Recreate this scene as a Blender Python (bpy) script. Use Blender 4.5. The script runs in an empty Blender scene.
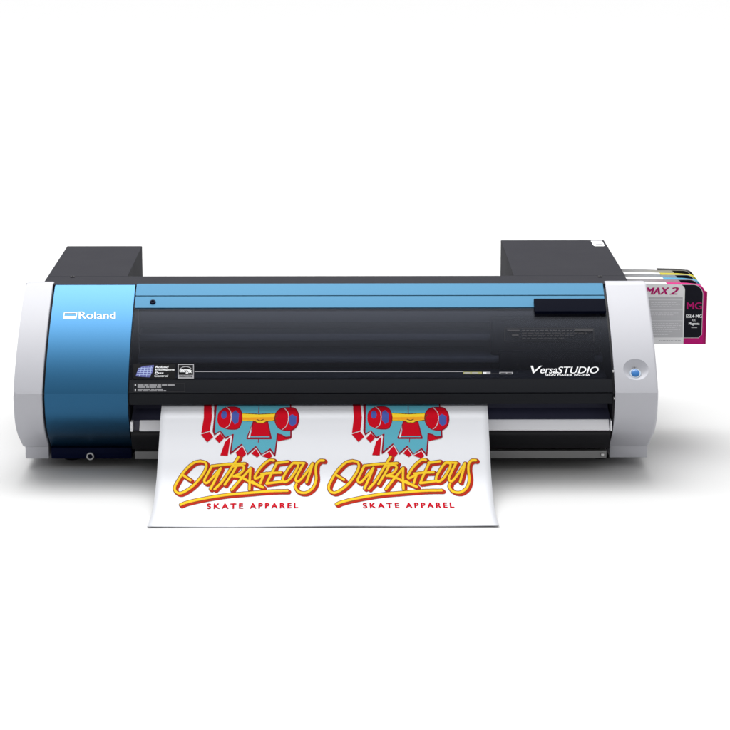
import bpy, bmesh, math, random
import numpy as np
from mathutils import Vector, Matrix, Euler

R = math.radians
S = bpy.context.scene
COL = S.collection
random.seed(7)

# ------------------------------------------------------------------ camera
FPX = 2400.0                                   # focal length in pixels of the 730 px frame
cam_d = bpy.data.cameras.new('camera')
cam = bpy.data.objects.new('camera', cam_d)
COL.objects.link(cam)
cam.location = (0.018, -3.65, 1.02)
cam.rotation_euler = Euler((R(90 - 12.9), 0, R(-0.43)), 'XYZ')
cam_d.sensor_width = 36.0
cam_d.lens = 36.0 * FPX / 730.0
cam_d.clip_start = 0.05
cam_d.clip_end = 400
S.camera = cam

# ------------------------------------------------------------------ studio light
W = bpy.data.worlds.new('World')
S.world = W
W.use_nodes = True
nt = W.node_tree
bg = nt.nodes['Background']
tc = nt.nodes.new('ShaderNodeTexCoord')
dp = nt.nodes.new('ShaderNodeVectorMath'); dp.operation = 'DOT_PRODUCT'
dp.inputs[1].default_value = (-0.06, 0.469, 0.881)   # bright overhead lobe added to the world for panel sheen, somewhat behind the printer
mx = nt.nodes.new('ShaderNodeMath'); mx.operation = 'MAXIMUM'; mx.inputs[1].default_value = 0.0
pw = nt.nodes.new('ShaderNodeMath'); pw.operation = 'POWER'; pw.inputs[1].default_value = 11.0
ma = nt.nodes.new('ShaderNodeMath'); ma.operation = 'MULTIPLY_ADD'
ma.inputs[1].default_value = 8.5; ma.inputs[2].default_value = 0.66
nt.links.new(tc.outputs['Generated'], dp.inputs[0])
nt.links.new(dp.outputs['Value'], mx.inputs[0])
nt.links.new(mx.outputs[0], pw.inputs[0])
nt.links.new(pw.outputs[0], ma.inputs[0])
nt.links.new(ma.outputs[0], bg.inputs['Strength'])
bg.inputs['Color'].default_value = (1.0, 1.0, 1.0, 1)

def softbox(name, loc, target, sx, sy, power):
    d = bpy.data.lights.new(name, 'AREA')
    d.shape = 'RECTANGLE'; d.size = sx; d.size_y = sy; d.energy = power
    o = bpy.data.objects.new(name, d); COL.objects.link(o)
    o.location = loc
    o.rotation_euler = (Vector(target) - Vector(loc)).to_track_quat('-Z', 'Y').to_euler()
    return o
softbox('softbox', (-0.62, 1.25, 1.95), (-0.62, 0.12, 0.2), 2.2, 0.4, 13)

vs = S.view_settings
S.display_settings.display_device = 'sRGB'
vs.view_transform = 'Standard'; vs.look = 'None'; vs.gamma = 1; vs.exposure = 0.0
S.render.engine = 'CYCLES'
S.cycles.max_bounces = 10
S.cycles.transparent_max_bounces = 16

# ------------------------------------------------------------------ materials
def mat(name, c, rough=0.5, metal=0.0, ior=1.5, coat=0.0, coat_rough=0.1, coat_ior=1.5, bump=0.0, bscale=900, var=0.0, brushed=False):
    m = bpy.data.materials.new(name); m.use_nodes = True
    n = m.node_tree; p = n.nodes['Principled BSDF']
    p.inputs['Base Color'].default_value = (*c, 1)
    p.inputs['Roughness'].default_value = rough
    p.inputs['Metallic'].default_value = metal
    p.inputs['IOR'].default_value = ior
    p.inputs['Coat Weight'].default_value = coat
    p.inputs['Coat Roughness'].default_value = coat_rough
    p.inputs['Coat IOR'].default_value = coat_ior
    if bump or var:
        t = n.nodes.new('ShaderNodeTexCoord')
        mp = n.nodes.new('ShaderNodeMapping')
        if brushed: mp.inputs['Scale'].default_value = (0.02, 1, 1)
        n.links.new(t.outputs['Object'], mp.inputs['Vector'])
        z = n.nodes.new('ShaderNodeTexNoise')
        z.inputs['Scale'].default_value = bscale
        z.inputs['Detail'].default_value = 3
        n.links.new(mp.outputs['Vector'], z.inputs['Vector'])
        if bump:
            b = n.nodes.new('ShaderNodeBump')
            b.inputs['Strength'].default_value = bump
            b.inputs['Distance'].default_value = 0.001
            n.links.new(z.outputs['Fac'], b.inputs['Height'])
            n.links.new(b.outputs['Normal'], p.inputs['Normal'])
        if var:
            z2 = n.nodes.new('ShaderNodeTexNoise'); z2.inputs['Scale'].default_value = 14 if not brushed else 160
            z2.inputs['Detail'].default_value = 4
            n.links.new(mp.outputs['Vector'], z2.inputs['Vector'])
            r = n.nodes.new('ShaderNodeMapRange')
            r.inputs['To Min'].default_value = max(0.02, rough - var); r.inputs['To Max'].default_value = rough + var
            n.links.new(z2.outputs['Fac'], r.inputs['Value'])
            n.links.new(r.outputs['Result'], p.inputs['Roughness'])
    return m

M = {}
M['floor'] = mat('white_sweep', (0.56, 0.56, 0.56), 0.9, ior=1.2)
M['cap'] = mat('pale_grey_plastic', (0.46, 0.463, 0.50), 0.40, ior=1.45, bump=0.10, bscale=1300, var=0.05)
M['blue'] = mat('blue_metallic_paint', (0.005, 0.086, 0.190), 0.36, metal=0.97, ior=1.5, coat=0.5, coat_rough=0.28, coat_ior=1.5, bump=0.02, bscale=2500)
M['navy'] = mat('navy_plastic', (0.002, 0.004, 0.020), 0.45, ior=1.12)
M['trim'] = mat('blue_anodised_trim', (0.046, 0.152, 0.252), 0.42, metal=0.3, ior=1.15, bump=0.03, bscale=500, brushed=True)
M['handle'] = mat('dark_navy_handle', (0.002, 0.003, 0.009), 0.45, ior=1.06)
M['sheet'] = mat('dark_grey_sheet_metal', (0.030, 0.030, 0.036), 0.6, ior=1.08, bump=0.12, bscale=1400, var=0.06)
M['black'] = mat('black_plastic', (0.008, 0.008, 0.011), 0.45, ior=1.3)
M['lip'] = mat('black_satin_plastic', (0.009, 0.010, 0.013), 0.4, ior=1.2, bump=0.02, bscale=700)
M['apron'] = mat('dark_apron_plastic', (0.03, 0.03, 0.055), 0.35, ior=1.4)
M['silver'] = mat('silver_bar_metal', (0.80, 0.80, 0.83), 0.35, metal=0.1, bump=0.03, bscale=600, brushed=True, var=0.06)
M['roller'] = mat('roller_black', (0.006, 0.006, 0.008), 0.35, ior=1.3)
M['basebar'] = mat('grey_steel', (0.20, 0.20, 0.20), 0.4, metal=0.2, bump=0.03, bscale=600, brushed=True, var=0.08)
M['rail'] = mat('rail_grey', (0.21, 0.22, 0.255), 0.4, metal=0.2, brushed=True, var=0.1)
M['raildark'] = mat('rail_dark', (0.055, 0.058, 0.07), 0.4, metal=0.2, brushed=True, var=0.1)
M['paper'] = mat('coated_white_paper', (0.56, 0.57, 0.60), 0.5, ior=1.3, bump=0.015, bscale=1800)
M['white'] = mat('white_ink', (0.85, 0.86, 0.88), 0.5)
M['greyink'] = mat('grey_ink', (0.32, 0.32, 0.34), 0.5)
M['dimink'] = mat('dim_grey_ink', (0.035, 0.034, 0.038), 0.5, ior=1.2)
M['dimmer'] = mat('charcoal_ink', (0.016, 0.016, 0.019), 0.5, ior=1.2)
M['olive'] = mat('olive_ink', (0.30, 0.29, 0.08), 0.5)
M['decal'] = mat('black_decal', (0.003, 0.003, 0.004), 0.4, ior=1.2)
M['violet'] = mat('violet_ink', (0.07, 0.08, 0.32), 0.45)
M['pale_blue'] = mat('pale_blue_ink', (0.42, 0.52, 0.80), 0.45)
M['button'] = mat('blue_button', (0.01, 0.16, 0.48), 0.3, coat=0.5)
M['ring'] = mat('pale_ring', (0.62, 0.72, 0.82), 0.35)
M['steel'] = mat('steel', (0.5, 0.5, 0.5), 0.3, metal=0.8)
M['carton'] = mat('white_cartridge_plastic', (0.60, 0.60, 0.61), 0.5, bump=0.04, bscale=900)
M['label_white'] = mat('label_white', (0.74, 0.74, 0.75), 0.45)
M['lgrey'] = mat('label_grey', (0.45, 0.45, 0.47), 0.5)
M['lgrey2'] = mat('label_pale_grey', (0.64, 0.64, 0.66), 0.5)
M['magenta'] = mat('magenta_plastic', (0.4832, 0.0086, 0.1625), 0.4, ior=1.15)
M['magenta_dark'] = mat('magenta_plastic_deep', (0.3345, 0.0065, 0.1046), 0.4, ior=1.15)
M['magenta_ink'] = mat('magenta_ink', (0.4274, 0.0108, 0.1394), 0.5, ior=1.15)
M['cyan'] = mat('cyan_plastic', (0.0680, 0.2856, 0.4488), 0.4, ior=1.15)
M['yellow'] = mat('yellow_plastic', (0.4488, 0.3944, 0.0204), 0.4, ior=1.15)
M['kblack'] = mat('black_cartridge_plastic', (0.02, 0.02, 0.022), 0.4, ior=1.15)
M['label_black'] = mat('label_black', (0.012, 0.012, 0.018), 0.5, ior=1.1)

def smoked():
    m = bpy.data.materials.new('smoked_acrylic'); m.use_nodes = True
    n = m.node_tree; n.nodes.clear()
    out = n.nodes.new('ShaderNodeOutputMaterial')
    tr = n.nodes.new('ShaderNodeBsdfTransparent'); tr.inputs['Color'].default_value = (0.76, 0.78, 0.84, 1)
    df = n.nodes.new('ShaderNodeBsdfDiffuse'); df.inputs['Color'].default_value = (0.008, 0.008, 0.012, 1)
    gl = n.nodes.new('ShaderNodeBsdfGlossy'); gl.inputs['Roughness'].default_value = 0.26
    gl.inputs['Color'].default_value = (0.85, 0.9, 1, 1)
    m1 = n.nodes.new('ShaderNodeMixShader'); m1.inputs[0].default_value = 0.2
    fr = n.nodes.new('ShaderNodeFresnel'); fr.inputs['IOR'].default_value = 1.15
    m2 = n.nodes.new('ShaderNodeMixShader')
    n.links.new(tr.outputs[0], m1.inputs[1]); n.links.new(df.outputs[0], m1.inputs[2])
    n.links.new(fr.outputs[0], m2.inputs[0]); n.links.new(m1.outputs[0], m2.inputs[1]); n.links.new(gl.outputs[0], m2.inputs[2])
    n.links.new(m2.outputs[0], out.inputs['Surface'])
    return m
M['smoked'] = smoked()

# ------------------------------------------------------------------ object helpers
def tag(o, label=None, cat=None, group=None, kind=None):
    if label: o['label'] = label
    if cat: o['category'] = cat
    if group: o['group'] = group
    if kind: o['kind'] = kind
    return o

def empty(name, loc):
    o = bpy.data.objects.new(name, None); COL.objects.link(o)
    o.location = loc; o.empty_display_size = 0.05
    return o

def link(name, me, mats, parent=None, label=None):
    o = bpy.data.objects.new(name, me); COL.objects.link(o)
    for m in (mats if isinstance(mats, (list, tuple)) else [mats]):
        me.materials.append(M[m])
    if parent is not None:
        o.parent = parent
        r = parent
        off = Vector((0, 0, 0))
        while r is not None:
            off += r.location; r = r.parent
        me.transform(Matrix.Translation(-off))
    if label: o['label'] = label
    if name in EVEN:
        w = o.modifiers.new('even_normals', 'WEIGHTED_NORMAL'); w.keep_sharp = True; w.weight = 100; w.mode = 'FACE_AREA'
    return o

EVEN = {'side_panel', 'end_cap', 'cover_trim', 'smoked_cover', 'cover_lip', 'feed_bar', 'top_beam', 'rear_housing', 'cover_handle'}
def finish(bm, name, angle=32):
    bmesh.ops.recalc_face_normals(bm, faces=bm.faces)
    me = bpy.data.meshes.new(name); bm.to_mesh(me); bm.free()
    me.shade_smooth()
    me.set_sharp_from_angle(angle=R(angle))
    return me

def bm_box(bm, x0, x1, y0, y1, z0, z1, bev=0.0, seg=2):
    vs_ = [bm.verts.new((x, y, z)) for x in (x0, x1) for y in (y0, y1) for z in (z0, z1)]
    f = [(0, 1, 3, 2), (4, 6, 7, 5), (0, 4, 5, 1), (2, 3, 7, 6), (0, 2, 6, 4), (1, 5, 7, 3)]
    fs = [bm.faces.new([vs_[i] for i in q]) for q in f]
    if bev:
        es = list({e for q in fs for e in q.edges})
        bmesh.ops.bevel(bm, geom=es, offset=bev, segments=seg, affect='EDGES', profile=0.5, clamp_overlap=True)

def bm_poly(bm, pts, x0, x1, bev0=0.0, bev1=0.0, seg=3):
    """closed outline in the YZ plane, extruded along X, its end rims rounded"""
    a = [bm.verts.new((x0, y, z)) for y, z in pts]
    b = [bm.verts.new((x1, y, z)) for y, z in pts]
    n = len(pts)
    f0 = bm.faces.new(a); f1 = bm.faces.new(b[::-1])
    for i in range(n):
        bm.faces.new((a[i], b[i], b[(i + 1) % n], a[(i + 1) % n]))
    for f, w in ((f0, bev0), (f1, bev1)):
        if w:
            bmesh.ops.bevel(bm, geom=list(f.edges), offset=w, segments=seg, affect='EDGES', profile=0.5, clamp_overlap=True)

def bm_polyy(bm, pts, y0, y1, bev=0.0, seg=2):
    """closed outline in the XZ plane, extruded along Y; front rim rounded"""
    a = [bm.verts.new((x, y0, z)) for x, z in pts]
    b = [bm.verts.new((x, y1, z)) for x, z in pts]
    n = len(pts)
    f0 = bm.faces.new(a); f1 = bm.faces.new(b[::-1])
    for i in range(n):
        bm.faces.new((a[i], b[i], b[(i + 1) % n], a[(i + 1) % n]))
    if bev:
        bmesh.ops.bevel(bm, geom=list(f0.edges), offset=bev, segments=seg, affect='EDGES', profile=0.5, clamp_overlap=True)

def bm_lathe(bm, prof, centre, axis, n=40):
    """prof: (radius, height along axis); solid of revolution"""
    q = Vector((0, 0, 1)).rotation_difference(Vector(axis).normalized())
    rings = []
    for r, h in prof:
        if r < 1e-6:
            rings.append([bm.verts.new(Vector(centre) + q @ Vector((0, 0, h)))])
        else:
            rings.append([bm.verts.new(Vector(centre) + q @ Vector((r * math.cos(2 * math.pi * k / n), r * math.sin(2 * math.pi * k / n), h))) for k in range(n)])
    for A, B in zip(rings, rings[1:]):
        for k in range(n):
            v = []
            for ring, idx in ((A, k), (A, k + 1), (B, k + 1), (B, k)):
                w = ring[idx % len(ring)]
                if w not in v: v.append(w)
            if len(v) > 2: bm.faces.new(v)

def box(name, m, parent, x0, x1, y0, y1, z0, z1, bev=0.0015, label=None):
    bm = bmesh.new(); bm_box(bm, x0, x1, y0, y1, z0, z1, bev)
    return link(name, finish(bm, name), m, parent, label)

def poly(name, m, parent, pts, x0, x1, b0=0.0, b1=0.0, label=None):
    bm = bmesh.new(); bm_poly(bm, pts, x0, x1, b0, b1)
    return link(name, finish(bm, name), m, parent, label)

def smooth(pts, n=10):
    P = [Vector(p) for p in pts]
    P = [2 * P[0] - P[1]] + P + [2 * P[-1] - P[-2]]
    out = []
    for i in range(1, len(P) - 2):
        a, b, c, d = P[i - 1:i + 3]
        for k in range(n):
            t = k / n
            out.append(0.5 * ((2 * b) + (c - a) * t + (2 * a - 5 * b + 4 * c - d) * t * t + (3 * b - a - 3 * c + d) * t ** 3))
    out.append(P[-2])
    return [tuple(p) for p in out]

def offset(pts, d):
    """move an open YZ polyline d metres along its outward (front) normal"""
    out = []
    for i, p in enumerate(pts):
        a = Vector(pts[max(0, i - 1)]); b = Vector(pts[min(len(pts) - 1, i + 1)])
        t = (b - a).normalized()                    # runs from the top rear to the bottom
        nrm = Vector((t.y, -t.x))
        out.append((p[0] + nrm.x * d, p[1] + nrm.y * d))
    return out

# ------------------------------------------------------------------ measuring along the photograph's sight lines
ROT = np.array(cam.rotation_euler.to_matrix())
CO = np.array(cam.location)
def rays(px, py):
    px = np.asarray(px, float); py = np.asarray(py, float)
    d = np.stack([(px - 365) / FPX, -(py - 365) / FPX, -np.ones_like(px)], -1)
    return d @ ROT.T

def on_depth(px, py, Y):
    d = rays([px], [py])[0]; t = (Y - CO[1]) / d[1]
    p = CO + t * d
    return float(p[0]), float(p[2])

def on_profile(prof, px, py, lift=0.0, wob=None):
    """points of the surface (YZ profile extruded along X) seen at px, py, raised by lift along its normal"""
    P = np.array(prof, float)
    px = np.asarray(px, float).ravel(); py = np.asarray(py, float).ravel()
    d = rays(px, py)
    T = np.diff(P, axis=0)
    nv = np.stack([T[:, 1], -T[:, 0]], -1); nv /= np.linalg.norm(nv, axis=1)[:, None]
    vn = np.vstack([nv[:1], nv[:-1] + nv[1:], nv[-1:]]); vn /= np.linalg.norm(vn, axis=1)[:, None]
    s0 = np.concatenate([[0], np.cumsum(np.linalg.norm(T, axis=1))])
    best = np.full(px.shape, 1e9); u = np.zeros_like(best); seg = np.zeros(px.shape, int)
    for i in range(len(T)):
        # O + t d = A + w T  in YZ
        det = d[:, 1] * (-T[i, 1]) - d[:, 2] * (-T[i, 0])
        det = np.where(np.abs(det) < 1e-12, 1e-12, det)
        ry = P[i, 0] - CO[1]; rz = P[i, 1] - CO[2]
        t = (ry * (-T[i, 1]) - rz * (-T[i, 0])) / det
        w = (d[:, 1] * rz - d[:, 2] * ry) / det
        lo = -1e-6 if i else -5.0
        hi = 1 + 1e-6 if i < len(T) - 1 else 6.0
        ok = (w >= lo) & (w <= hi) & (t > 0) & (t < best)
        best = np.where(ok, t, best); u = np.where(ok, w, u); seg = np.where(ok, i, seg)
    x = CO[0] + best * d[:, 0]
    yz = P[seg] + u[:, None] * T[seg]
    uu = np.clip(u, 0, 1)[:, None]
    n2 = vn[seg] * (1 - uu) + vn[seg + 1] * uu
    s = s0[seg] + u * (s0[seg + 1] - s0[seg])
    h = lift + (wob(x, s) if wob else 0.0)
    yz = yz + n2 * np.asarray(h).reshape(-1, 1) if np.ndim(h) else yz + n2 * h
    return np.stack([x, yz[:, 0], yz[:, 1]], -1)

def rows(prof, y0, y1, X=365):
    """the part of a profile between two sight-line rows"""
    a = on_profile(prof, [X], [y0])[0]; b = on_profile(prof, [X], [y1])[0]
    out = [(a[1], a[2])]
    for y, z in prof:
        if b[2] + 1e-4 < z < a[2] - 1e-4: out.append((y, z))
    out.append((b[1], b[2]))
    return out

# ------------------------------------------------------------------ flat marks: lettering and stickers
def text_tris(s, bold=0.0, shear=0.0, spacing=1.0):
    c = bpy.data.curves.new('lettering', 'FONT')
    c.body = s; c.shear = shear; c.space_character = spacing
    c.resolution_u = 4
    o = bpy.data.objects.new('lettering', c); COL.objects.link(o)
    bpy.context.view_layer.update()
    me = bpy.data.meshes.new_from_object(o.evaluated_get(bpy.context.evaluated_depsgraph_get()))
    bpy.data.objects.remove(o); bpy.data.curves.remove(c)
    v = np.array([(p.co.x, p.co.y) for p in me.vertices]); f = [list(p.vertices) for p in me.polygons]
    bpy.data.meshes.remove(me)
    lo, hi = v.min(0), v.max(0)
    return (v - lo) / (hi - lo), f

class Marks:
    """collects 2D shapes in picture pixels, each with a material slot and a layer height"""
    def __init__(self): self.bm = bmesh.new(); self.mats = []
    def slot(self, m):
        if m not in self.mats: self.mats.append(m)
        return self.mats.index(m)
    def face(self, pts, m, layer=0):
        f = self.bm.faces.new([self.bm.verts.new((x, y, layer)) for x, y in pts]); f.material_index = self.slot(m)
    def rect(self, x0, y0, x1, y1, m, layer=0, skew=0.0):
        self.face([(x0 + skew, y0), (x1 + skew, y0), (x1, y1), (x0, y1)], m, layer)
    def frame(self, x0, y0, x1, y1, w, m, layer=0, skew=0.0):
        k = lambda y: skew * (y1 - y) / (y1 - y0)
        for a, b, c, d in ((x0, y0, x1, y0 + w), (x0, y1 - w, x1, y1), (x0, y0 + w, x0 + w, y1 - w), (x1 - w, y0 + w, x1, y1 - w)):
            self.face([(a + k(b), b), (c + k(b), b), (c + k(d), d), (a + k(d), d)], m, layer)
    def text(self, s, x0, y0, x1, y1, m, layer=0, bold=0.0, shear=0.0, spacing=1.0, tilt=0.0):
        v, f = text_tris(s, 0.0, shear, spacing)
        vv = [self.bm.verts.new((x0 + a * (x1 - x0), y1 - b * (y1 - y0) + tilt * a, layer)) for a, b in v]
        k = self.slot(m)
        for q in f:
            try: g = self.bm.faces.new([vv[i] for i in q]); g.material_index = k
            except ValueError: pass
        if bold:                                               # a second pass a hair to the right makes the strokes heavier
            self.text(s, x0 + bold, y0, x1 + bold, y1, m, layer + 1, 0.0, shear, spacing, tilt)
    def ellipse(self, cx, cy, rx, ry, m, layer=0, n=28):
        self.face([(cx + rx * math.cos(2 * math.pi * k / n), cy + ry * math.sin(2 * math.pi * k / n)) for k in range(n)], m, layer)
    def ring(self, cx, cy, rx, ry, w, m, layer=0, n=28, a0=0.0, a1=360.0):
        for k in range(n):
            q = [R(a0 + (a1 - a0) * (k + j) / n) for j in (0, 1)]
            self.face([(cx + rx * math.cos(q[0]), cy + ry * math.sin(q[0])), (cx + rx * math.cos(q[1]), cy + ry * math.sin(q[1])),
                       (cx + (rx - w) * math.cos(q[1]), cy + (ry - w) * math.sin(q[1])), (cx + (rx - w) * math.cos(q[0]), cy + (ry - w) * math.sin(q[0]))], m, layer)
    def build(self, name, parent, where, lift=0.0003, step=0.00012, cuts=()):
        bm = self.bm
        for y in cuts:
            bmesh.ops.bisect_plane(bm, geom=bm.verts[:] + bm.edges[:] + bm.faces[:], plane_co=(0, y, 0), plane_no=(0, 1, 0))
        me = bpy.data.meshes.new(name); bm.to_mesh(me); bm.free()
        co = np.array([v.co[:] for v in me.vertices])
        p = where(co[:, 0], co[:, 1], lift + step * co[:, 2])
        me.vertices.foreach_set('co', np.asarray(p, np.float32).ravel())
        me.update()
        bm2 = bmesh.new(); bm2.from_mesh(me)
        for f in bm2.faces:                                    # all marks face the viewer's side
            f.normal_update()
            if f.normal.y > 0 or (abs(f.normal.y) < 1e-6 and f.normal.z < 0): f.normal_flip()
        bm2.to_mesh(me); bm2.free()
        return link(name, me, self.mats, parent)

def where_profile(prof, wob=None):
    P = np.array(prof)
    return lambda px, py, lift: on_profile_lift(prof, px, py, lift, wob)
def on_profile_lift(prof, px, py, lift, wob=None):
    base = on_profile(prof, px, py, 0.0, wob)
    up = on_profile(prof, px, py, 1e-3, wob)
    return base + (up - base) * (np.asarray(lift).reshape(-1, 1) / 1e-3)
def where_depth(Y):
    def f(px, py, lift):
        d = rays(px, py); t = (Y - CO[1]) / d[:, 1]
        p = CO + t[:, None] * d
        p[:, 1] -= lift
        return p
    return f
def where_height(Z):
    def f(px, py, lift):
        d = rays(px, py); t = (Z - CO[2]) / d[:, 2]
        p = CO + t[:, None] * d
        p[:, 2] += lift
        return p
    return f

# ------------------------------------------------------------------ setting: a white studio floor that curves up far behind
bm = bmesh.new()
prof = [(-8.0, 0.0), (-2.0, 0.0), (2.0, 0.0), (10.0, 0.0), (22.0, 0.0)]
prof += [(22 + 6 * math.sin(R(a)), 6 - 6 * math.cos(R(a))) for a in range(6, 91, 6)] + [(28.0, 12.0)]
ra = [[bm.verts.new((x, y, z)) for x in (-16, -4, 4, 16)] for y, z in prof]
for a, b in zip(ra, ra[1:]):
    for k in range(3): bm.faces.new((a[k], a[k + 1], b[k + 1], b[k]))
floor = link('floor', finish(bm, 'floor', 60), 'floor')
tag(floor, 'seamless white studio floor under the printer', 'floor', kind='structure')

# ------------------------------------------------------------------ the printer
PR = empty('large_format_printer', (0.0, 0.28, 0.0))
tag(PR, 'wide blue, pale grey and black tabletop inkjet printer with smoked front cover', 'printer')

def bezier(a, b, c, d, n):
    return [tuple((1 - t) ** 3 * a[k] + 3 * t * (1 - t) ** 2 * b[k] + 3 * t * t * (1 - t) * c[k] + t ** 3 * d[k] for k in (0, 1)) for t in [i / n for i in range(n + 1)]]
up = bezier((.181, .278), (.112, .2395), (.048, .200), (.0006, .139), 48)
low = smooth([(.0006, .138), (.0025, .115), (.009, .092), (.026, .068), (.05, .049), (.067, .035)], 6)
FRONT = up[:-1] + [(.0004, .1386)] + low[1:]          # front outline of the body, top rear to bottom

# pale end caps
cap_pts = [(.200, .2785), (.187, .2787)] + FRONT + [(.21, .033), (.215, .06), (.215, .26)]
def end_cap(x0, x1, b0, b1):
    bm = bmesh.new(); bm_poly(bm, cap_pts, x0, x1, b0, b1, 3)
    for v in bm.verts:                                       # the outer side draws in towards the foot
        t = max(0.0, (.10 - v.co.z) / .065)
        if abs(v.co.x) > .47: v.co.x -= math.copysign(.0042 * t * t, v.co.x)
    return finish(bm, 'end_cap', 22)
capL = link('end_cap', end_cap(-.5045, -.4595, .0055, .0022), 'cap', PR, 'pale grey plain end cap beside the blue panel')
me = end_cap(.4375, .5055, .0022, .0055)
# the shallow dish round the power button is cut out of the right cap
dc = on_profile(FRONT, [636.0], [369.2])[0]
dn = on_profile(FRONT, [636.0], [369.2], 1.0)[0] - dc
rr, hh = .0200, .0085
sr = (rr * rr + hh * hh) / (2 * hh)
bm = bmesh.new(); bmesh.ops.create_uvsphere(bm, u_segments=96, v_segments=64, radius=sr)
bmesh.ops.translate(bm, verts=bm.verts, vec=Vector(dc) + Vector(dn) * (sr - hh))
tm = bpy.data.meshes.new('cutter'); bm.to_mesh(tm); bm.free()
to = bpy.data.objects.new('cutter', tm); COL.objects.link(to)
co = bpy.data.objects.new('cap_tmp', me); COL.objects.link(co)
bo = co.modifiers.new('b', 'BOOLEAN'); bo.object = to; bo.operation = 'DIFFERENCE'; bo.solver = 'EXACT'
bpy.context.view_layer.update()
me2 = bpy.data.meshes.new_from_object(co.evaluated_get(bpy.context.evaluated_depsgraph_get()))
bpy.data.objects.remove(co); bpy.data.objects.remove(to)
me2.shade_smooth(); me2.set_sharp_from_angle(angle=R(22))
capR = link('end_cap', me2, 'cap', PR, 'pale grey end cap with a dished power button')
dd = Vector((0, -dn[2], dn[1]))
if dd.z > 0: dd = -dd
bc = Vector(dc) + Vector(dn) * (-hh + .0020) + dd * .0042 + Vector((-.0008, 0, 0))
bm = bmesh.new(); bm_lathe(bm, [(0, -.001), (.0088, -.001), (.0088, .0012), (.0078, .0019), (.0067, .0016), (.0067, .0005), (0, .0005)], bc, dn)
link('button_ring', finish(bm, 'button_ring'), 'ring', capR)
bm = bmesh.new(); bm_lathe(bm, [(0, 0), (.0064, 0), (.0064, .0024), (.0055, .0031), (.003, .0035), (0, .0036)], bc, dn)
link('power_button', finish(bm, 'power_button'), 'button', capR)
bm = bmesh.new(); bm_lathe(bm, [(.0018, 0), (.0030, 0), (.0030, .0012), (.0018, .0012), (.0018, 0)], bc - dd * .0100 + Vector((-.0006, 0, 0)), dn, 20)
link('power_lamp', finish(bm, 'power_lamp'), 'greyink', capR)
# stepped feet of the caps
box('cap_foot', 'cap', PR, -.4980, -.4602, .0682, .20, .0150, .0420, .002)
box('cap_foot', 'cap', PR, .4382, .4990, .0682, .20, .0150, .0420, .002)

# black inner body seen in the gaps between the panels
inner = offset(FRONT, -.010)
poly('chassis', 'black', PR, inner + [(.20, .03), (.20, .262)], -.4590, -.3300)
poly('chassis', 'black', PR, offset(FRONT, -.006) + [(.20, .03), (.20, .265)], .4345, .4372)

# blue side panel
bl = rows(offset(FRONT, -.0005), 284.6, 447)
poly('side_panel', 'blue', PR, bl + offset(bl, -.008)[::-1], -.4560, -.3255, .0022, .0022)
side = PR.children[-1]
fb = box('panel_foot', 'navy', PR, -.4560, -.3270, .062, .19, .0165, .0345, .002)
c = on_depth(90.3, 456.0, .060); c = Vector((c[0], .0615, max(c[1], .0185)))
bm = bmesh.new(); bm_lathe(bm, [(.0034, 0), (.0062, 0), (.0066, .003), (.0058, .0045), (.0042, .0045), (.0034, .003), (.0034, 0)], c, (0, -1, 0), 32)
link('lock_ring', finish(bm, 'lock_ring'), 'steel', fb)
mk = Marks()
mk.frame(63.0, 312.4, 76.4, 318.8, .9, 'white', 0, 1.0)
mk.rect(64.0, 316.2, 75.4, 317.8, 'white', 0, .2)
mk.text('Roland', 78.8, 311.8, 115.2, 318.9, 'white', 0, .5)
mk.build('brand_mark', side, where_profile(offset(FRONT, -.0005)), .0004, cuts=[310 + k for k in range(0, 12)])

# smoked cover: blue trim, clear part, lower lip
XL, XR = -.3240, .4340
cov = offset(FRONT, -.003)
tr1 = rows(cov, 284.2, 295.9); tr2 = rows(cov, 296.5, 307.8)
cover_pts = rows(cov, 306.0, 380.0)
cover = poly('smoked_cover', 'smoked', PR, cover_pts + offset(cover_pts, -.003)[::-1], XL, XR)
bm = bmesh.new()
bm_poly(bm, offset(tr1, .0016) + offset(tr1, -.004)[::-1], XL, XR, .0010, .0010, 2)
bm_poly(bm, offset(tr2, .0010) + offset(tr2, -.004)[::-1], XL, XR, .0008, .0008, 1)
trim = link('cover_trim', finish(bm, 'cover_trim', 25), 'trim', PR)
lipp = rows(offset(FRONT, -.0022), 379.6, 392.6)
lip = poly('cover_lip', 'lip', PR, lipp + offset(lipp, -.005)[::-1], XL, XR, .001, .001)
# screw in the trim
p = on_profile(offset(cov, .001), [152.8], [302.2])[0]; pn = on_profile(offset(cov, .001), [152.8], [302.2], 1.0)[0] - p
bm = bmesh.new(); bm_lathe(bm, [(0, -.001), (.0048, -.001), (.0048, .0012), (.0040, .0020), (.0024, .0021), (.0022, .0008), (0, .0008)], p, pn, 28)
link('screw', finish(bm, 'screw'), 'navy', trim)
# handle
hp = rows(offset(FRONT, .0), 300.4, 313.0)
poly('cover_handle', 'handle', PR, offset(hp, .0034) + offset(hp, -.002)[::-1], .3185, XR - .0005, .0012, .0012)
# clip pins on the right edge
for px, py in ((612.0, 371.2), (613.4, 398.2)):
    q = on_profile(FRONT, [px], [py])[0]
    box('hinge_pin', 'steel', PR, .4348, .4372, q[1] - .003, q[1] + .004, q[2] - .0012, q[2] + .0012, .0005)

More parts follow.
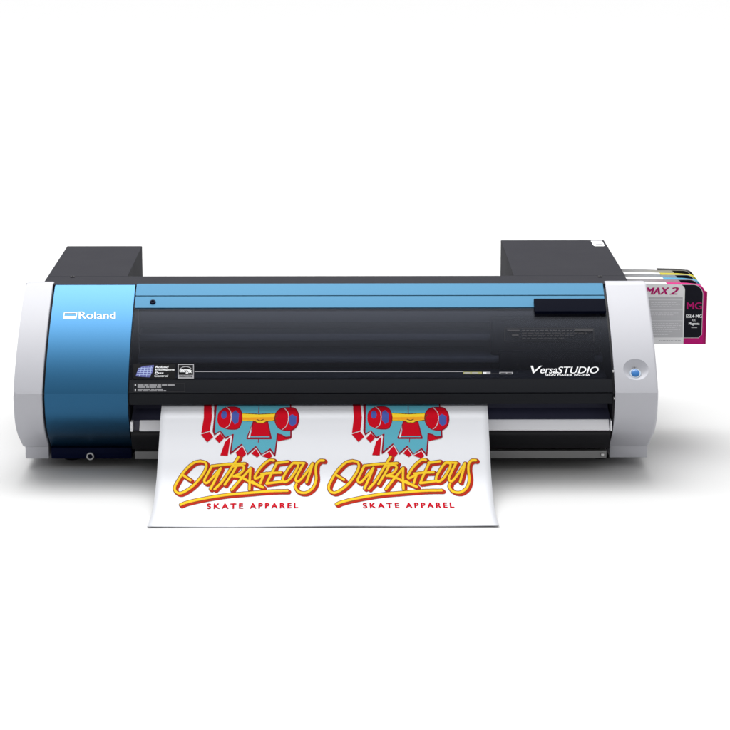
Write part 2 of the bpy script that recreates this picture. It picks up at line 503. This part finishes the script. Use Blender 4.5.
# marks on the cover
cw = where_profile(cov)
CUT = [310 + 3 * k for k in range(0, 24)]
mk = Marks()
mk.text('V', 530.6, 365.9, 541.6, 373.5, 'white', 0, .5, .25)
mk.text('ersa', 540.2, 368.6, 557.0, 373.5, 'white', 0, .3, .25)
mk.text('STUDIO', 557.2, 366.8, 598.4, 373.5, 'white', 0, .3, .25)
mk.text('SIGN MAKER BN-20A', 545.0, 374.1, 590.0, 376.2, 'white', 0, .25)
mk.build('model_lettering', cover, cw, cuts=CUT)
mk = Marks()
mk.rect(133.4, 364.4, 175.4, 378.8, 'decal', 0)
fan = [(135.6, 376.4), (138.2, 368.6), (143.0, 366.2), (153.9, 365.2), (152.5, 372.4), (149.4, 377.4), (142.2, 377.0)]
mk.face(fan, 'violet', 1)
for t in (.2, .42, .64, .86):
    a = (135.6 + (153.9 - 135.6) * t * .9, 376.6 + .4 * t); b = (138.6 + (153.2 - 138.6) * t, 368.0 - 2.4 * t)
    mk.face([(a[0], a[1]), (a[0] + .5, a[1]), (b[0] + .5, b[1]), (b[0], b[1])], 'pale_blue', 2)
for t in (.12, .36, .6, .84):
    a = (136.4 + 2.4 * t, 375.6 - 8.6 * t); b = (150.4 + 3.0 * t, 376.0 - 9.8 * t)
    mk.face([(a[0], a[1]), (b[0], b[1]), (b[0], b[1] + .45), (a[0], a[1] + .45)], 'pale_blue', 3)
for i, s in enumerate(('Roland', 'Intelligent', 'Pass', 'Control')):
    w_ = (13.0, 19.6, 8.6, 13.6)[i]
    mk.text(s, 155.4 - .35 * i, 366.0 + 2.95 * i, 155.4 - .35 * i + w_, 368.2 + 2.95 * i, 'white', 1, .3, .2)
mk.build('feature_sticker', cover, cw, cuts=CUT)
mk = Marks()
mk.rect(177.8, 364.2, 193.9, 378.6, 'decal', 0)
mk.frame(177.8, 364.2, 193.9, 378.6, .8, 'greyink', 1)
mk.rect(178.6, 375.0, 193.1, 377.8, 'greyink', 1)
mk.text('ENERGY STAR', 179.4, 375.5, 192.4, 377.2, 'decal', 2, .2)
mk.ring(185.8, 371.0, 6.6, 4.6, .7, 'greyink', 1, 24, 170, 330)
mk.text('energy', 179.6, 369.4, 189.6, 373.8, 'white', 2, .4, .35)
star = [(190.2 + (2.5 if k % 2 == 0 else 1.0) * math.sin(math.pi * k / 5), 371.4 - (2.5 if k % 2 == 0 else 1.0) * math.cos(math.pi * k / 5)) for k in range(10)]
mk.face(star, 'white', 3)
mk.build('energy_sticker', cover, cw, cuts=CUT)
# notice printed across the lip
mk = Marks()
lw = where_profile(offset(FRONT, -.0022))
mk.frame(133.6, 383.4, 184.8, 392.0, .35, 'dimink', 0)
for i, (y, n) in enumerate(((384.4, (7, 5, 9, 4, 6, 8)), (386.5, (9, 4, 7, 5)), (388.6, (6, 8, 4, 9)), (390.2, (5, 7, 9, 6, 3)))):
    if i != 1: mk.ellipse(135.4, y + .7, .75, .6, 'white', 0, 10)
    x = 137.6
    for k in n:
        mk.rect(x, y + .15, x + k * .86, y + 1.25, 'greyink', 0); x += k * .86 + .7
mk.build('notice', lip, lw, .0004)
# guide scale running behind the clear part, printed on its face
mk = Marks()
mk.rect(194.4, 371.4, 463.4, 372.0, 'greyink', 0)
mk.rect(463.4, 371.9, 482.0, 374.2, 'olive', 0)
for a, b in ((464.4, 470), (472, 478), (483, 486.4)): mk.rect(a, 372.4, b, 373.5, 'white' if a > 480 else 'greyink', 1)
mk.rect(483.0, 371.9, 490.5, 374.2, 'greyink', 0)
mk.rect(499.4, 372.1, 513.0, 374.2, 'greyink', 0)
mk.rect(490.5, 373.4, 499.4, 374.0, 'dimink', 0)
mk.rect(500.6, 372.7, 506.0, 373.6, 'dimink', 1); mk.rect(507.2, 372.7, 511.8, 373.6, 'dimink', 1)
for x, y in ((517.6, 364.6), (519.8, 369.0), (517.4, 372.2), (513.0, 361.0)): mk.ellipse(x, y, .4, .36, 'dimink', 0, 8)  # tiny sparkles on the cover, drawn as faint ink dots
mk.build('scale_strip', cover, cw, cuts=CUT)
# faint caution plate at the right
mk = Marks()
mk.frame(504.4, 328.2, 594.0, 341.6, .5, 'dimmer', 0)
mk.rect(507.4, 330.0, 519.6, 331.4, 'dimink', 0)
mk.rect(512.0, 334.6, 518.6, 335.8, 'dimink', 0)
for i, y in enumerate((330.2, 332.8, 335.2, 338.0)):
    x = 522.0
    while x < (592, 586, 572, 560)[i]:
        k = random.uniform(2, 6); mk.rect(x, y, x + k, y + 1.0, 'dimmer' if i else 'dimink', 0); x += k + 1.2
mk.rect(575.0, 328.9, 593.0, 331.6, 'dimink', 1)
mk.build('caution_plate', cover, cw, cuts=CUT)

# inside, behind the cover
box('rear_wall', 'raildark', PR, XL, XR, .205, .212, .06, .262, 0)
bm = bmesh.new()
bm_box(bm, XL + .004, XR - .004, .178, .200, .215, .240, .002)
bm_box(bm, XL + .004, XR - .004, .150, .196, .190, .202, .002)
bm_box(bm, XL + .004, XR - .004, .120, .190, .160, .170, .002)
link('guide_rail', finish(bm, 'guide_rail'), 'rail', PR)
bm = bmesh.new()
bm_box(bm, XL + .004, XR - .004, .075, .19, .128, .138, .002)
bm_box(bm, XL + .004, XR - .004, .062, .12, .146, .150, .001)
link('platen', finish(bm, 'platen'), 'raildark', PR)
poly('chassis', 'black', PR, offset(FRONT, -.006) + [(.20, .03), (.20, .265)], -.3268, -.3245)

bm = bmesh.new()
bm_box(bm, .250, .425, .130, .176, .142, .226, .006)
bm_box(bm, .262, .415, .108, .131, .150, .180, .004)
link('print_carriage', finish(bm, 'print_carriage'), 'black', PR)

# below the cover: lip of the platen, apron, silver bar, lower panel, base bar
z0 = on_depth(365, 404.4, .0042)[1]
pl = [(.0035, .1372), (.0038, .128), (.0042, z0), (.0075, z0 + .0004), (.0140, .1372)]
poly('platen_lip', 'lip', PR, pl, XL, XR, .001, .001)
ap = [(.0205, .0900), (.060, .0995), (.075, .118), (.085, .118), (.085, .060), (.0225, .060)]
poly('apron', 'apron', PR, ap, XL + .001, XR - .001)
sb = [(.0195, .0905), (.0085, .0770), (.0095, .0755), (.0200, .0755), (.0225, .0903), (.0210, .0908)]
poly('feed_bar', 'silver', PR, sb, -.3095, .4305, .0012, .0012)
box('bar_bracket', 'silver', PR, -.3235, -.3195, .010, .030, .0745, .0905, .0008)
box('bar_bracket', 'silver', PR, .4322, .4342, .010, .030, .0745, .0905, .0006)
lp = [(.0200, .0735), (.0190, .066), (.026, .0520), (.034, .0400), (.05, .0385), (.10, .0385), (.10, .0735)]
poly('lower_panel', 'roller', PR, smooth(lp[:4], 5) + lp[4:], XL + .0005, XR - .0005)
bb = [(.0370, .0352), (.0385, .0225), (.060, .0200), (.10, .0200), (.10, .0352)]
poly('base_bar', 'basebar', PR, bb, XL + .004, XR - .004, .001, .001)
box('bar_bolt', 'steel', PR, .421, .426, .034, .040, .026, .031, .001)
box('base_plate', 'black', PR, -.46, .46, .10, .55, .0165, .030, .002)

# top of the body: front beam and the two rear housings
box('top_beam', 'sheet', PR, -.4775, .4775, .1815, .2535, .2620, .2772, .0012)
h1 = box('rear_housing', 'sheet', PR, -.4775, -.3450, .2545, .5400, .020, .2772, .0012)
h2 = box('rear_housing', 'sheet', PR, .2935, .4785, .2545, .5950, .020, .2772, .0012)
tp = where_height(.2772)
for h, x, y in ((h1, 72.6, 277.2), (h2, 600.0, 277.0)):
    q = tp(np.array([x]), np.array([y]), 0.0)[0]
    bm = bmesh.new(); bm_lathe(bm, [(0, -.001), (.0042, -.001), (.0042, .0010), (.0034, .0018), (.0018, .0018), (.0016, .0004), (0, .0004)], q, (0, 0, 1), 24)
    link('screw', finish(bm, 'screw'), 'black', h)
mk = Marks()
mk.face([(590.8, 240.9), (602.0, 240.9), (604.6, 245.6), (603.8, 246.3), (594.8, 246.3), (593.2, 245.4)], 'white', 0)
mk.rect(595.6, 243.9, 602.0, 245.1, 'greyink', 1)
mk.build('rating_label', h2, tp, .0004)
# rubber feet under the base
for x in (-.43, .43):
    for y in (.13, .50):
        bm = bmesh.new(); bm_lathe(bm, [(0, 0), (.014, 0), (.016, .004), (.016, .019), (0, .019)], (x, y, 0), (0, 0, 1), 24)
        link('rubber_foot', finish(bm, 'rubber_foot'), 'black', PR)

# ------------------------------------------------------------------ the printed sheet
pp = smooth([(.10, .1200), (.055, .1195), (.030, .1192), (.0085, .1172), (-.0020, .1120), (-.0180, .1064), (-.0310, .0962), (-.0500, .0808), (-.080, .0590), (-.118, .0330), (-.158, .0175), (-.200, .0080), (-.236, .0028), (-.2665, .0008)], 6)
PW = .511
PX0, PX1 = -.2735, .2375
def wob(x, s):
    x = np.asarray(x); s = np.asarray(s)
    k = np.clip((s - .16) / .25, 0, 1)
    return k * (.0005 * (1 + np.sin(9 * x + 1.0)) + .0003 * (1 + np.sin(23 * x + 4 * s))) + k * k * .0010 * (np.abs((x - .5 * (PX0 + PX1)) / (.5 * PW)) ** 4)
PA = np.array(pp); dT = np.diff(PA, axis=0); sA = np.concatenate([[0], np.cumsum(np.linalg.norm(dT, axis=1))])
nv = np.stack([dT[:, 1], -dT[:, 0]], -1); nv /= np.linalg.norm(nv, axis=1)[:, None]
vn = np.vstack([nv[:1], nv[:-1] + nv[1:], nv[-1:]]); vn /= np.linalg.norm(vn, axis=1)[:, None]
bm = bmesh.new(); NX = 48; rws = []
for i in range(len(pp)):
    t = max(0.0, (sA[i] - .30) / (sA[-1] - .30))
    rw = []
    for k in range(NX + 1):
        x = PX0 + (PX1 - PX0) * k / NX
        h = float(wob(x, sA[i]))
        xx = x + .003 * t * t * (2 * k / NX - 1) ** 3
        rw.append(bm.verts.new((xx, PA[i, 0] + vn[i, 0] * h, PA[i, 1] + vn[i, 1] * h)))
    rws.append(rw)
for a, b in zip(rws, rws[1:]):
    for k in range(NX): bm.faces.new((a[k], a[k + 1], b[k + 1], b[k]))
me = bpy.data.meshes.new('printed_sheet'); bm.to_mesh(me); bm.free()
me.shade_smooth()
# normals must face up/front so the ink lies on the outside
if me.polygons[0].normal.z < 0: me.flip_normals()
sheet = link('printed_sheet', me, 'paper')
bm = bmesh.new(); bm.from_mesh(me)
ret = bmesh.ops.solidify(bm, geom=bm.faces[:], thickness=.0004)
bm.to_mesh(me); bm.free(); me.update()
tag(sheet, 'white sheet with two skateboard prints feeding out of the printer onto the floor', 'printed sheet')

# ---- the artwork is painted on a fine grid and laid on the sheet as ink
M['ink_red'] = mat('ink_red', (0.4148, 0.0033, 0.0116), 0.7, ior=1.06)
M['ink_maroon'] = mat('ink_maroon', (0.1991, 0.0066, 0.0166), 0.7, ior=1.06)
M['ink_cyan'] = mat('ink_cyan', (0.0830, 0.3070, 0.3899), 0.7, ior=1.06)
M['ink_yellow'] = mat('ink_yellow', (0.6637, 0.4646, 0.0249), 0.7, ior=1.06)
M['ink_gold'] = mat('ink_gold', (0.6471, 0.2738, 0.0166), 0.7, ior=1.06)
M['ink_blue'] = mat('ink_blue', (0.0498, 0.0747, 0.2821), 0.7, ior=1.06)
M['ink_dark'] = mat('ink_dark', (0.0830, 0.0415, 0.0124), 0.7, ior=1.06)
M['ink_brick'] = mat('ink_brick', (0.3484, 0.0207, 0.0100), 0.7, ior=1.06)
INKS = ['ink_red', 'ink_maroon', 'ink_cyan', 'ink_yellow', 'ink_gold', 'ink_blue', 'ink_dark', 'ink_brick']
RES = 6.0
AX0, AY0, AX1, AY1 = 172.0, 403.0, 330.0, 514.0
NWp, NHp = int((AX1 - AX0) * RES), int((AY1 - AY0) * RES)
IMG = np.full((NHp, NWp), -1, np.int8)
GX = AX0 + (np.arange(NWp) + .5) / RES
GY = AY0 + (np.arange(NHp) + .5) / RES
def win(x0, y0, x1, y1):
    i0 = max(0, int((x0 - AX0) * RES) - 1); i1 = min(NWp, int((x1 - AX0) * RES) + 2)
    j0 = max(0, int((y0 - AY0) * RES) - 1); j1 = min(NHp, int((y1 - AY0) * RES) + 2)
    return i0, i1, j0, j1, *np.meshgrid(GX[i0:i1], GY[j0:j1])
def ink(m): return -1 if m is None else INKS.index(m)
def fill(pts, m):
    P = np.array(pts, float); i0, i1, j0, j1, X, Y = win(*P.min(0), *P.max(0))
    if i1 <= i0 or j1 <= j0: return
    inside = np.zeros(X.shape, bool)
    for (xa, ya), (xb, yb) in zip(P, np.roll(P, -1, axis=0)):
        if ya == yb: continue
        c_ = ((ya > Y) != (yb > Y)) & (X < (xb - xa) * (Y - ya) / (yb - ya) + xa)
        inside ^= c_
    IMG[j0:j1, i0:i1][inside] = ink(m)
def stroke(pts, w, m, closed=False, dx=0.0, dy=0.0, taper=None):
    P = np.array(pts, float) + (dx, dy)
    if closed: P = np.vstack([P, P[:1]])
    wm = w
    i0, i1, j0, j1, X, Y = win(P[:, 0].min() - wm, P[:, 1].min() - wm, P[:, 0].max() + wm, P[:, 1].max() + wm)
    hit = np.zeros(X.shape, bool); n = len(P) - 1
    for k in range(n):
        a, b = P[k], P[k + 1]; d = b - a; L = max(1e-9, float(d @ d))
        t = np.clip(((X - a[0]) * d[0] + (Y - a[1]) * d[1]) / L, 0, 1)
        ww = w
        if taper: ww = w * (taper[0] + (taper[1] - taper[0]) * (k + .5) / n)
        hit |= (X - a[0] - t * d[0]) ** 2 + (Y - a[1] - t * d[1]) ** 2 < (ww / 2) ** 2
    IMG[j0:j1, i0:i1][hit] = ink(m)
def oval(cx, cy, rx, ry, m, rot=0.0):
    i0, i1, j0, j1, X, Y = win(cx - max(rx, ry), cy - max(rx, ry), cx + max(rx, ry), cy + max(rx, ry))
    c_, s_ = math.cos(R(rot)), math.sin(R(rot)); x, y = X - cx, Y - cy
    IMG[j0:j1, i0:i1][((x * c_ + y * s_) / rx) ** 2 + ((-x * s_ + y * c_) / ry) ** 2 < 1] = ink(m)
def letters(s, x0, y0, x1, y1, m, bold=0.0, spacing=1.0, tilt=0.0):
    v, f = text_tris(s, bold, 0.0, spacing)
    for q in f: fill([(x0 + v[i, 0] * (x1 - x0), y1 - v[i, 1] * (y1 - y0) + tilt * v[i, 0]) for i in q], m)

A = lambda pts: [(190 + u / 6.083, 400 + v / 6.083) for u, v in pts]       # measured on one enlargement
# broken board
red_shadow = [[(85, 22), (132, 22), (133, 110), (120, 190), (68, 205), (84, 110)],
              [(66, 211), (120, 194), (142, 226), (105, 258)], [(152, 235), (184, 204), (208, 232), (178, 263)],
              [(213, 256), (247, 224), (230, 340), (184, 338)], [(278, 320), (318, 280), (344, 326), (300, 372)],
              [(372, 326), (402, 298), (427, 336), (408, 350)], [(436, 342), (486, 313), (502, 342), (482, 357)],
              [(530, 212), (613, 203), (613, 236), (535, 252)]]
for q in red_shadow: fill(A(q), 'ink_red')
body = [(152, 20), (612, 20), (614, 226), (580, 228), (556, 214), (532, 208), (528, 250), (516, 338), (488, 300), (436, 336), (400, 286), (350, 330), (314, 272), (246, 326), (262, 212), (216, 232), (184, 192), (150, 212), (142, 190), (150, 110)]
fill(A(body), 'ink_cyan'); stroke(A(body), 1.5, 'ink_maroon', True)
stroke(A([(160, 20), (152, 110), (146, 196)]), 1.6, 'ink_maroon')
stroke(A([(139, 20), (139, 110), (127, 190), (148, 222), (182, 196)]), 1.1, None)
stroke(A([(210, 250), (250, 216), (236, 338)]), 1.0, None)
stroke(A([(66, 207), (122, 190), (146, 226)]), .9, None)
stroke(A([(280, 316), (318, 276), (346, 330)]), .9, None)
stroke(A([(374, 322), (402, 294), (430, 340), (486, 309), (506, 346)]), .9, None)
stroke(A([(420, 42), (418, 82)]), .8, 'ink_maroon'); stroke(A([(418, 236), (415, 258)]), .8, 'ink_maroon')
# truck
tz = [(388, 134), (470, 134), (492, 234), (348, 234)]
stroke(A(tz), 1.9, 'ink_maroon', True); fill(A([(378, 140), (366, 228), (352, 230), (380, 140)]), None)
fill(A([(388, 138), (470, 138), (486, 222), (366, 222)]), 'ink_red')
ax = [(306, 84), (420, 90), (542, 84), (552, 102), (536, 120), (462, 130), (444, 140), (410, 138), (396, 128), (310, 126)]
stroke(A(ax), 1.5, 'ink_dark', True); fill(A(ax), 'ink_yellow')
fill(A([(312, 108), (540, 104), (534, 118), (460, 127), (398, 125), (312, 122)]), 'ink_gold')
stroke(A([(408, 120), (428, 128), (446, 120)]), .8, 'ink_dark'); fill(A([(320, 90), (530, 90), (530, 98), (320, 98)]), 'ink_yellow')
# wheels
lw_ = [(196, 56), (225, 42), (285, 42), (312, 64), (320, 112), (308, 160), (282, 182), (215, 178), (180, 150), (166, 112), (174, 76)]
shrink = lambda q, c, k: [(c[0] + (x - c[0]) * k, c[1] + (y - c[1]) * k) for x, y in q]
lw_ = shrink(smooth(lw_ + lw_[:1], 6)[:-1], (244, 112), .95)
fill(A(lw_), 'ink_red'); stroke(A(lw_), 1.0, 'ink_maroon', True)
oval(*A([(207, 112)])[0], 40 / 6.083, 58 / 6.083, 'ink_red', 10)
stroke(A(smooth([(222, 44), (246, 70), (250, 112), (238, 154), (214, 172)], 5)), .8, None)
fill(A([(258, 78), (278, 64), (298, 86), (294, 136), (272, 150), (254, 122)]), 'ink_blue')
oval(*A([(207, 92)])[0], 17 / 6.083, 24 / 6.083, 'ink_blue', 10)
rw_ = [(540, 56), (570, 46), (632, 46), (658, 72), (666, 118), (650, 166), (612, 190), (560, 186), (528, 164), (512, 124), (518, 84)]
rw_ = shrink(smooth(rw_ + rw_[:1], 6)[:-1], (590, 114), .95)
fill(A(rw_), 'ink_red'); stroke(A(rw_), 1.0, 'ink_maroon', True)
stroke(A(smooth([(572, 48), (596, 78), (598, 122), (584, 160), (562, 180)], 5)), .8, None)
fill(A([(602, 100), (622, 88), (648, 102), (646, 146), (622, 162), (602, 146)]), 'ink_blue')
stroke(A(smooth([(532, 92), (516, 112), (528, 134)], 5)), .8, 'ink_dark')
# hand lettering
B = lambda pts: [(170 + u / 8.11, 450 + v / 8.11) for u, v in pts]
C = lambda pts: [(250 + u / 9.125, 450 + v / 9.125) for u, v in pts]
sm = lambda pts: smooth(pts, 7)
word = [
    sm(B([(245, 92), (190, 108), (120, 172), (62, 258), (38, 310), (52, 346), (96, 352), (180, 300), (252, 222), (292, 150), (288, 106), (245, 92)])),
    sm(B([(104, 205), (130, 224), (166, 248)])),
    sm(B([(340, 132), (306, 196), (278, 252), (300, 270), (350, 222), (412, 150)])),
    sm(B([(412, 150), (372, 236), (328, 318)])),
    B([(348, 132), (470, 118), (606, 112)]),
    sm(B([(556, 60), (490, 160), (420, 262), (362, 322)])),
    sm(B([(540, 134), (494, 212), (444, 284)])),
    sm(B([(520, 134), (580, 126), (600, 148), (572, 190), (516, 216)])),
    sm(B([(654, 150), (580, 234), (500, 326)])),
    sm(B([(654, 150), (648, 220), (644, 322)])),
    sm(B([(520, 214), (580, 226), (650, 262), (730, 296)])),
    C([(20, 290), (70, 322), (118, 344)]),
    sm(C([(216, 96), (172, 98), (104, 156), (50, 232), (48, 264), (88, 250), (150, 214)])),
    C([(104, 222), (190, 212)]),
    sm(C([(130, 222), (112, 262), (94, 308)])),
    C([(240, 122), (345, 108)]),
    sm(C([(246, 122), (200, 212), (152, 310)])),
    C([(196, 212), (280, 208)]),
    C([(152, 310), (300, 290)]),
    sm(C([(392, 122), (346, 180), (300, 262), (318, 296), (374, 258), (430, 170), (436, 128), (392, 122)])),
    C([(400, 118), (494, 122)]),
    sm(C([(490, 126), (446, 204), (416, 272), (444, 290), (506, 222), (572, 126)])),
    sm(C([(572, 126), (548, 206), (516, 298)])),
    sm(C([(672, 98), (636, 100), (606, 134), (600, 200), (604, 272), (576, 348), (512, 394), (444, 386), (414, 342), (424, 316)])),
]
under = [(180.6, 505.4), (186, 503.2), (200.8, 499.6), (225.5, 495.4), (250, 493.2), (270, 491.6), (287.4, 491.2)]
allst = [(q, 2.6) for q in word] + [(smooth(under, 6), 2.6)]
for q, w_ in allst: stroke(q, w_ + 1.9, 'ink_brick', dx=1.7, dy=1.3)
for q, w_ in allst: stroke(q, w_ + 1.9, 'ink_brick', dx=.8, dy=.6)
for q, w_ in allst: stroke(q, w_ + 1.0, 'ink_dark')
for q, w_ in allst: stroke(q, w_, 'ink_gold')
for q, w_ in allst: stroke(q, w_ * .62, 'ink_yellow', dx=-.12, dy=-.18)
letters('SKATE', 206.8, 504.4, 242.6, 509.4, 'ink_red', 0, 1.45, -.3)
letters('APPAREL', 249.6, 504.0, 297.6, 509.0, 'ink_red', 0, 1.45, -.3)
letters('SKATE', 207.2, 504.4, 243.0, 509.4, 'ink_red', 0, 1.45, -.3)
letters('APPAREL', 250.0, 504.0, 298.0, 509.0, 'ink_red', 0, 1.45, -.3)
letters('SKATE', 207.0, 503.9, 242.8, 509.0, 'ink_red', 0, 1.45, -.3)
letters('APPAREL', 249.8, 503.5, 297.8, 508.6, 'ink_red', 0, 1.45, -.3)
letters('SKATE', 207.5, 504.1, 243.3, 509.2, 'ink_red', 0, 1.45, -.3)
letters('APPAREL', 250.3, 503.7, 298.3, 508.8, 'ink_red', 0, 1.45, -.3)

def ink_mesh(name, x_shift=0.0):
    quads, cols = [], []
    for j in range(NHp):
        r = IMG[j]; ch = np.flatnonzero(np.diff(r)) + 1
        e = np.concatenate([[0], ch, [NWp]])
        for a, b in zip(e[:-1], e[1:]):
            if r[a] >= 0: quads.append((a, b, j)); cols.append(r[a])
    Q = np.array(quads, float); a, b, j = Q.T
    px = np.stack([a, b, b, a], 1) / RES + AX0
    py = np.stack([j + 1, j + 1, j, j], 1) / RES + AY0
    # stop the print where the sheet leaves the slot
    p = on_profile(pp, px.ravel(), py.ravel(), .00045, lambda x, s: wob(np.asarray(x) + x_shift, s))
    p[:, 0] += x_shift
    me = bpy.data.meshes.new(name)
    me.from_pydata(p.tolist(), [], np.arange(len(p)).reshape(-1, 4).tolist())
    me.polygons.foreach_set('material_index', np.array(cols, np.int32))
    me.update()
    return me
a1 = link('printed_artwork', ink_mesh('printed_artwork'), INKS, sheet)
a2 = link('printed_artwork', ink_mesh('printed_artwork', .2338), INKS, sheet)

# ------------------------------------------------------------------ ink cartridges in the right side
def cartridge(Y, col, colm, flange, label, first=False):
    t = empty('ink_cartridge', (.50, Y, .164))
    tag(t, label, 'ink cartridge', 'ink cartridges sticking out of the printer side')
    zt, zb = .2672, .1645
    xs = .455
    x_lab = on_depth(684.6, 300, .235)[0]; x_end = on_depth(704.8, 300, .235)[0]; x_fl = on_depth(707.4, 300, .235)[0]
    # white carton part
    xa = x_lab - .030
    pts = [(xs, zb), (xa, zb), (xa, zt - .0006), (xa - .02, zt), (xs, zt + .0008)]
    bm = bmesh.new(); bm_polyy(bm, pts, Y, Y + .015, .001); link('carton', finish(bm, 'carton'), 'carton', t)
    # coloured end with a rounded shoulder
    r = .012
    pts = [(xa + .0002, zb), (x_end, zb)] + [(x_end - r + r * math.cos(R(a)), zt - .0035 - r + r * math.sin(R(a))) for a in range(0, 91, 10)] + [(x_end - .030, zt - .0016), (xa + .0002, zt - .0006)]
    bm = bmesh.new(); bm_polyy(bm, pts, Y, Y + .015, .001); link('end_shell', finish(bm, 'end_shell'), colm, t)
    bm = bmesh.new(); bm_box(bm, x_end - .0005, x_fl, Y + .002, Y + .013, zb - .0004, zt - (.0145 if first else .034), .001)
    link('grip', finish(bm, 'grip'), flange, t)
    # stickers on the face
    dz = Y - .235
    bm = bmesh.new()
    rc = .010
    xl, zl = x_lab, zt - .0012
    pts = [(xs + .002, zb + .001), (xl, zb + .001)] + [(xl - rc + rc * math.cos(R(a)), zl - rc + rc * math.sin(R(a))) for a in range(0, 91, 10)] + [(xs + .002, zl)]
    f = bm.faces.new([bm.verts.new((x, Y - .0012, z)) for x, z in pts])
    me = bpy.data.meshes.new('front_label'); bm.normal_update()
    if f.normal.y > 0: f.normal_flip()
    bm.to_mesh(me); bm.free(); fl = link('front_label', me, 'label_white', t)
    x0, x1 = x_lab + .0008, on_depth(702.6, 300, .235)[0]
    zz1 = zt - .0022; zz0 = on_depth(700, 337.5, .235)[1]
    def shape(g, y):
        rr_ = .0165 + g
        q = [(x0 - .014, zz1 + g), (x0 - .014, zz0 - g), (x1 - .005 + g * .5, zz0 - g), (x1 + g, zz0 + .005)]
        q += [(x1 + g - rr_ + rr_ * math.cos(R(a)), zz1 + g - rr_ * 1.05 + rr_ * 1.05 * math.sin(R(a))) for a in range(0, 91, 10)]
        return [(x, y, z) for x, z in q]
    for nm, g, y, m_ in (('label_edge', .0008, Y - .0003, 'lgrey2'), ('ink_label', 0.0, Y - .0006, 'label_black')):
        bm = bmesh.new(); f = bm.faces.new([bm.verts.new(v) for v in shape(g, y)])
        bm.normal_update()
        if f.normal.y > 0: f.normal_flip()
        me = bpy.data.meshes.new(nm); bm.to_mesh(me); bm.free(); ob = link(nm, me, m_, t)
    if first:
        wd = where_depth(.235)
        mk = Marks()
        mk.text('MAX', 644.8, 287.3, 668.6, 294.4, 'magenta_ink', 0, 1.0, .3)
        mk.text('2', 669.2, 287.1, 677.8, 294.4, 'magenta_ink', 0, 1.0, .3)
        mk.rect(644.0, 296.8, 682.6, 337.2, 'lgrey', 0)
        for y in (299.4, 309.4, 320.2): mk.rect(646.0, y, 682.2, y + .55, 'lgrey2', 1)
        for y, e in ((302.0, 676), (304.0, 680), (306.0, 671), (312.4, 679), (314.4, 674), (316.4, 680), (323.0, 678), (325.0, 681), (327.0, 676), (329.0, 680), (331.0, 672), (334, 668)):
            x = 651.0
            while x < e:
                k = random.uniform(1.2, 4.0); mk.rect(x, y, min(e, x + k), y + .6, 'lgrey2', 1); x += k + .7
        x = 659.0
        while x < 679: k = random.uniform(1, 3); mk.rect(x, 340.0, x + k, 341.0, 'lgrey', 0); x += k + .6
        mk.build('text_panel', fl, wd, .0015)
        mk = Marks()
        mk.text('MG', 686.6, 302.2, 701.4, 309.2, 'magenta_ink', 0, .5)
        mk.text('ESL4-MG', 686.0, 314.4, 701.6, 317.6, 'white', 0, .35)
        mk.text('cc', 692.2, 319.0, 695.6, 320.8, 'white', 0, .0)
        mk.text('Magenta', 688.6, 322.0, 699.2, 325.4, 'white', 0, .3)
        mk.rect(691.2, 326.8, 693.6, 327.8, 'greyink', 0); mk.rect(694.2, 326.8, 697.0, 327.8, 'greyink', 0)
        mk.build('ink_lettering', ob, wd, .0012)
    return t
cartridge(.235, 'magenta', 'magenta', 'magenta_dark', 'magenta ink cartridge with grey text label, frontmost in the side slot', True)
cartridge(.277, 'cyan', 'cyan', 'cyan', 'cyan tipped ink cartridge directly behind the magenta one')
cartridge(.319, 'yellow', 'yellow', 'yellow', 'yellow tipped ink cartridge between the cyan and the black one')
cartridge(.361, 'black', 'kblack', 'kblack', 'black tipped ink cartridge, rearmost in the side slot')
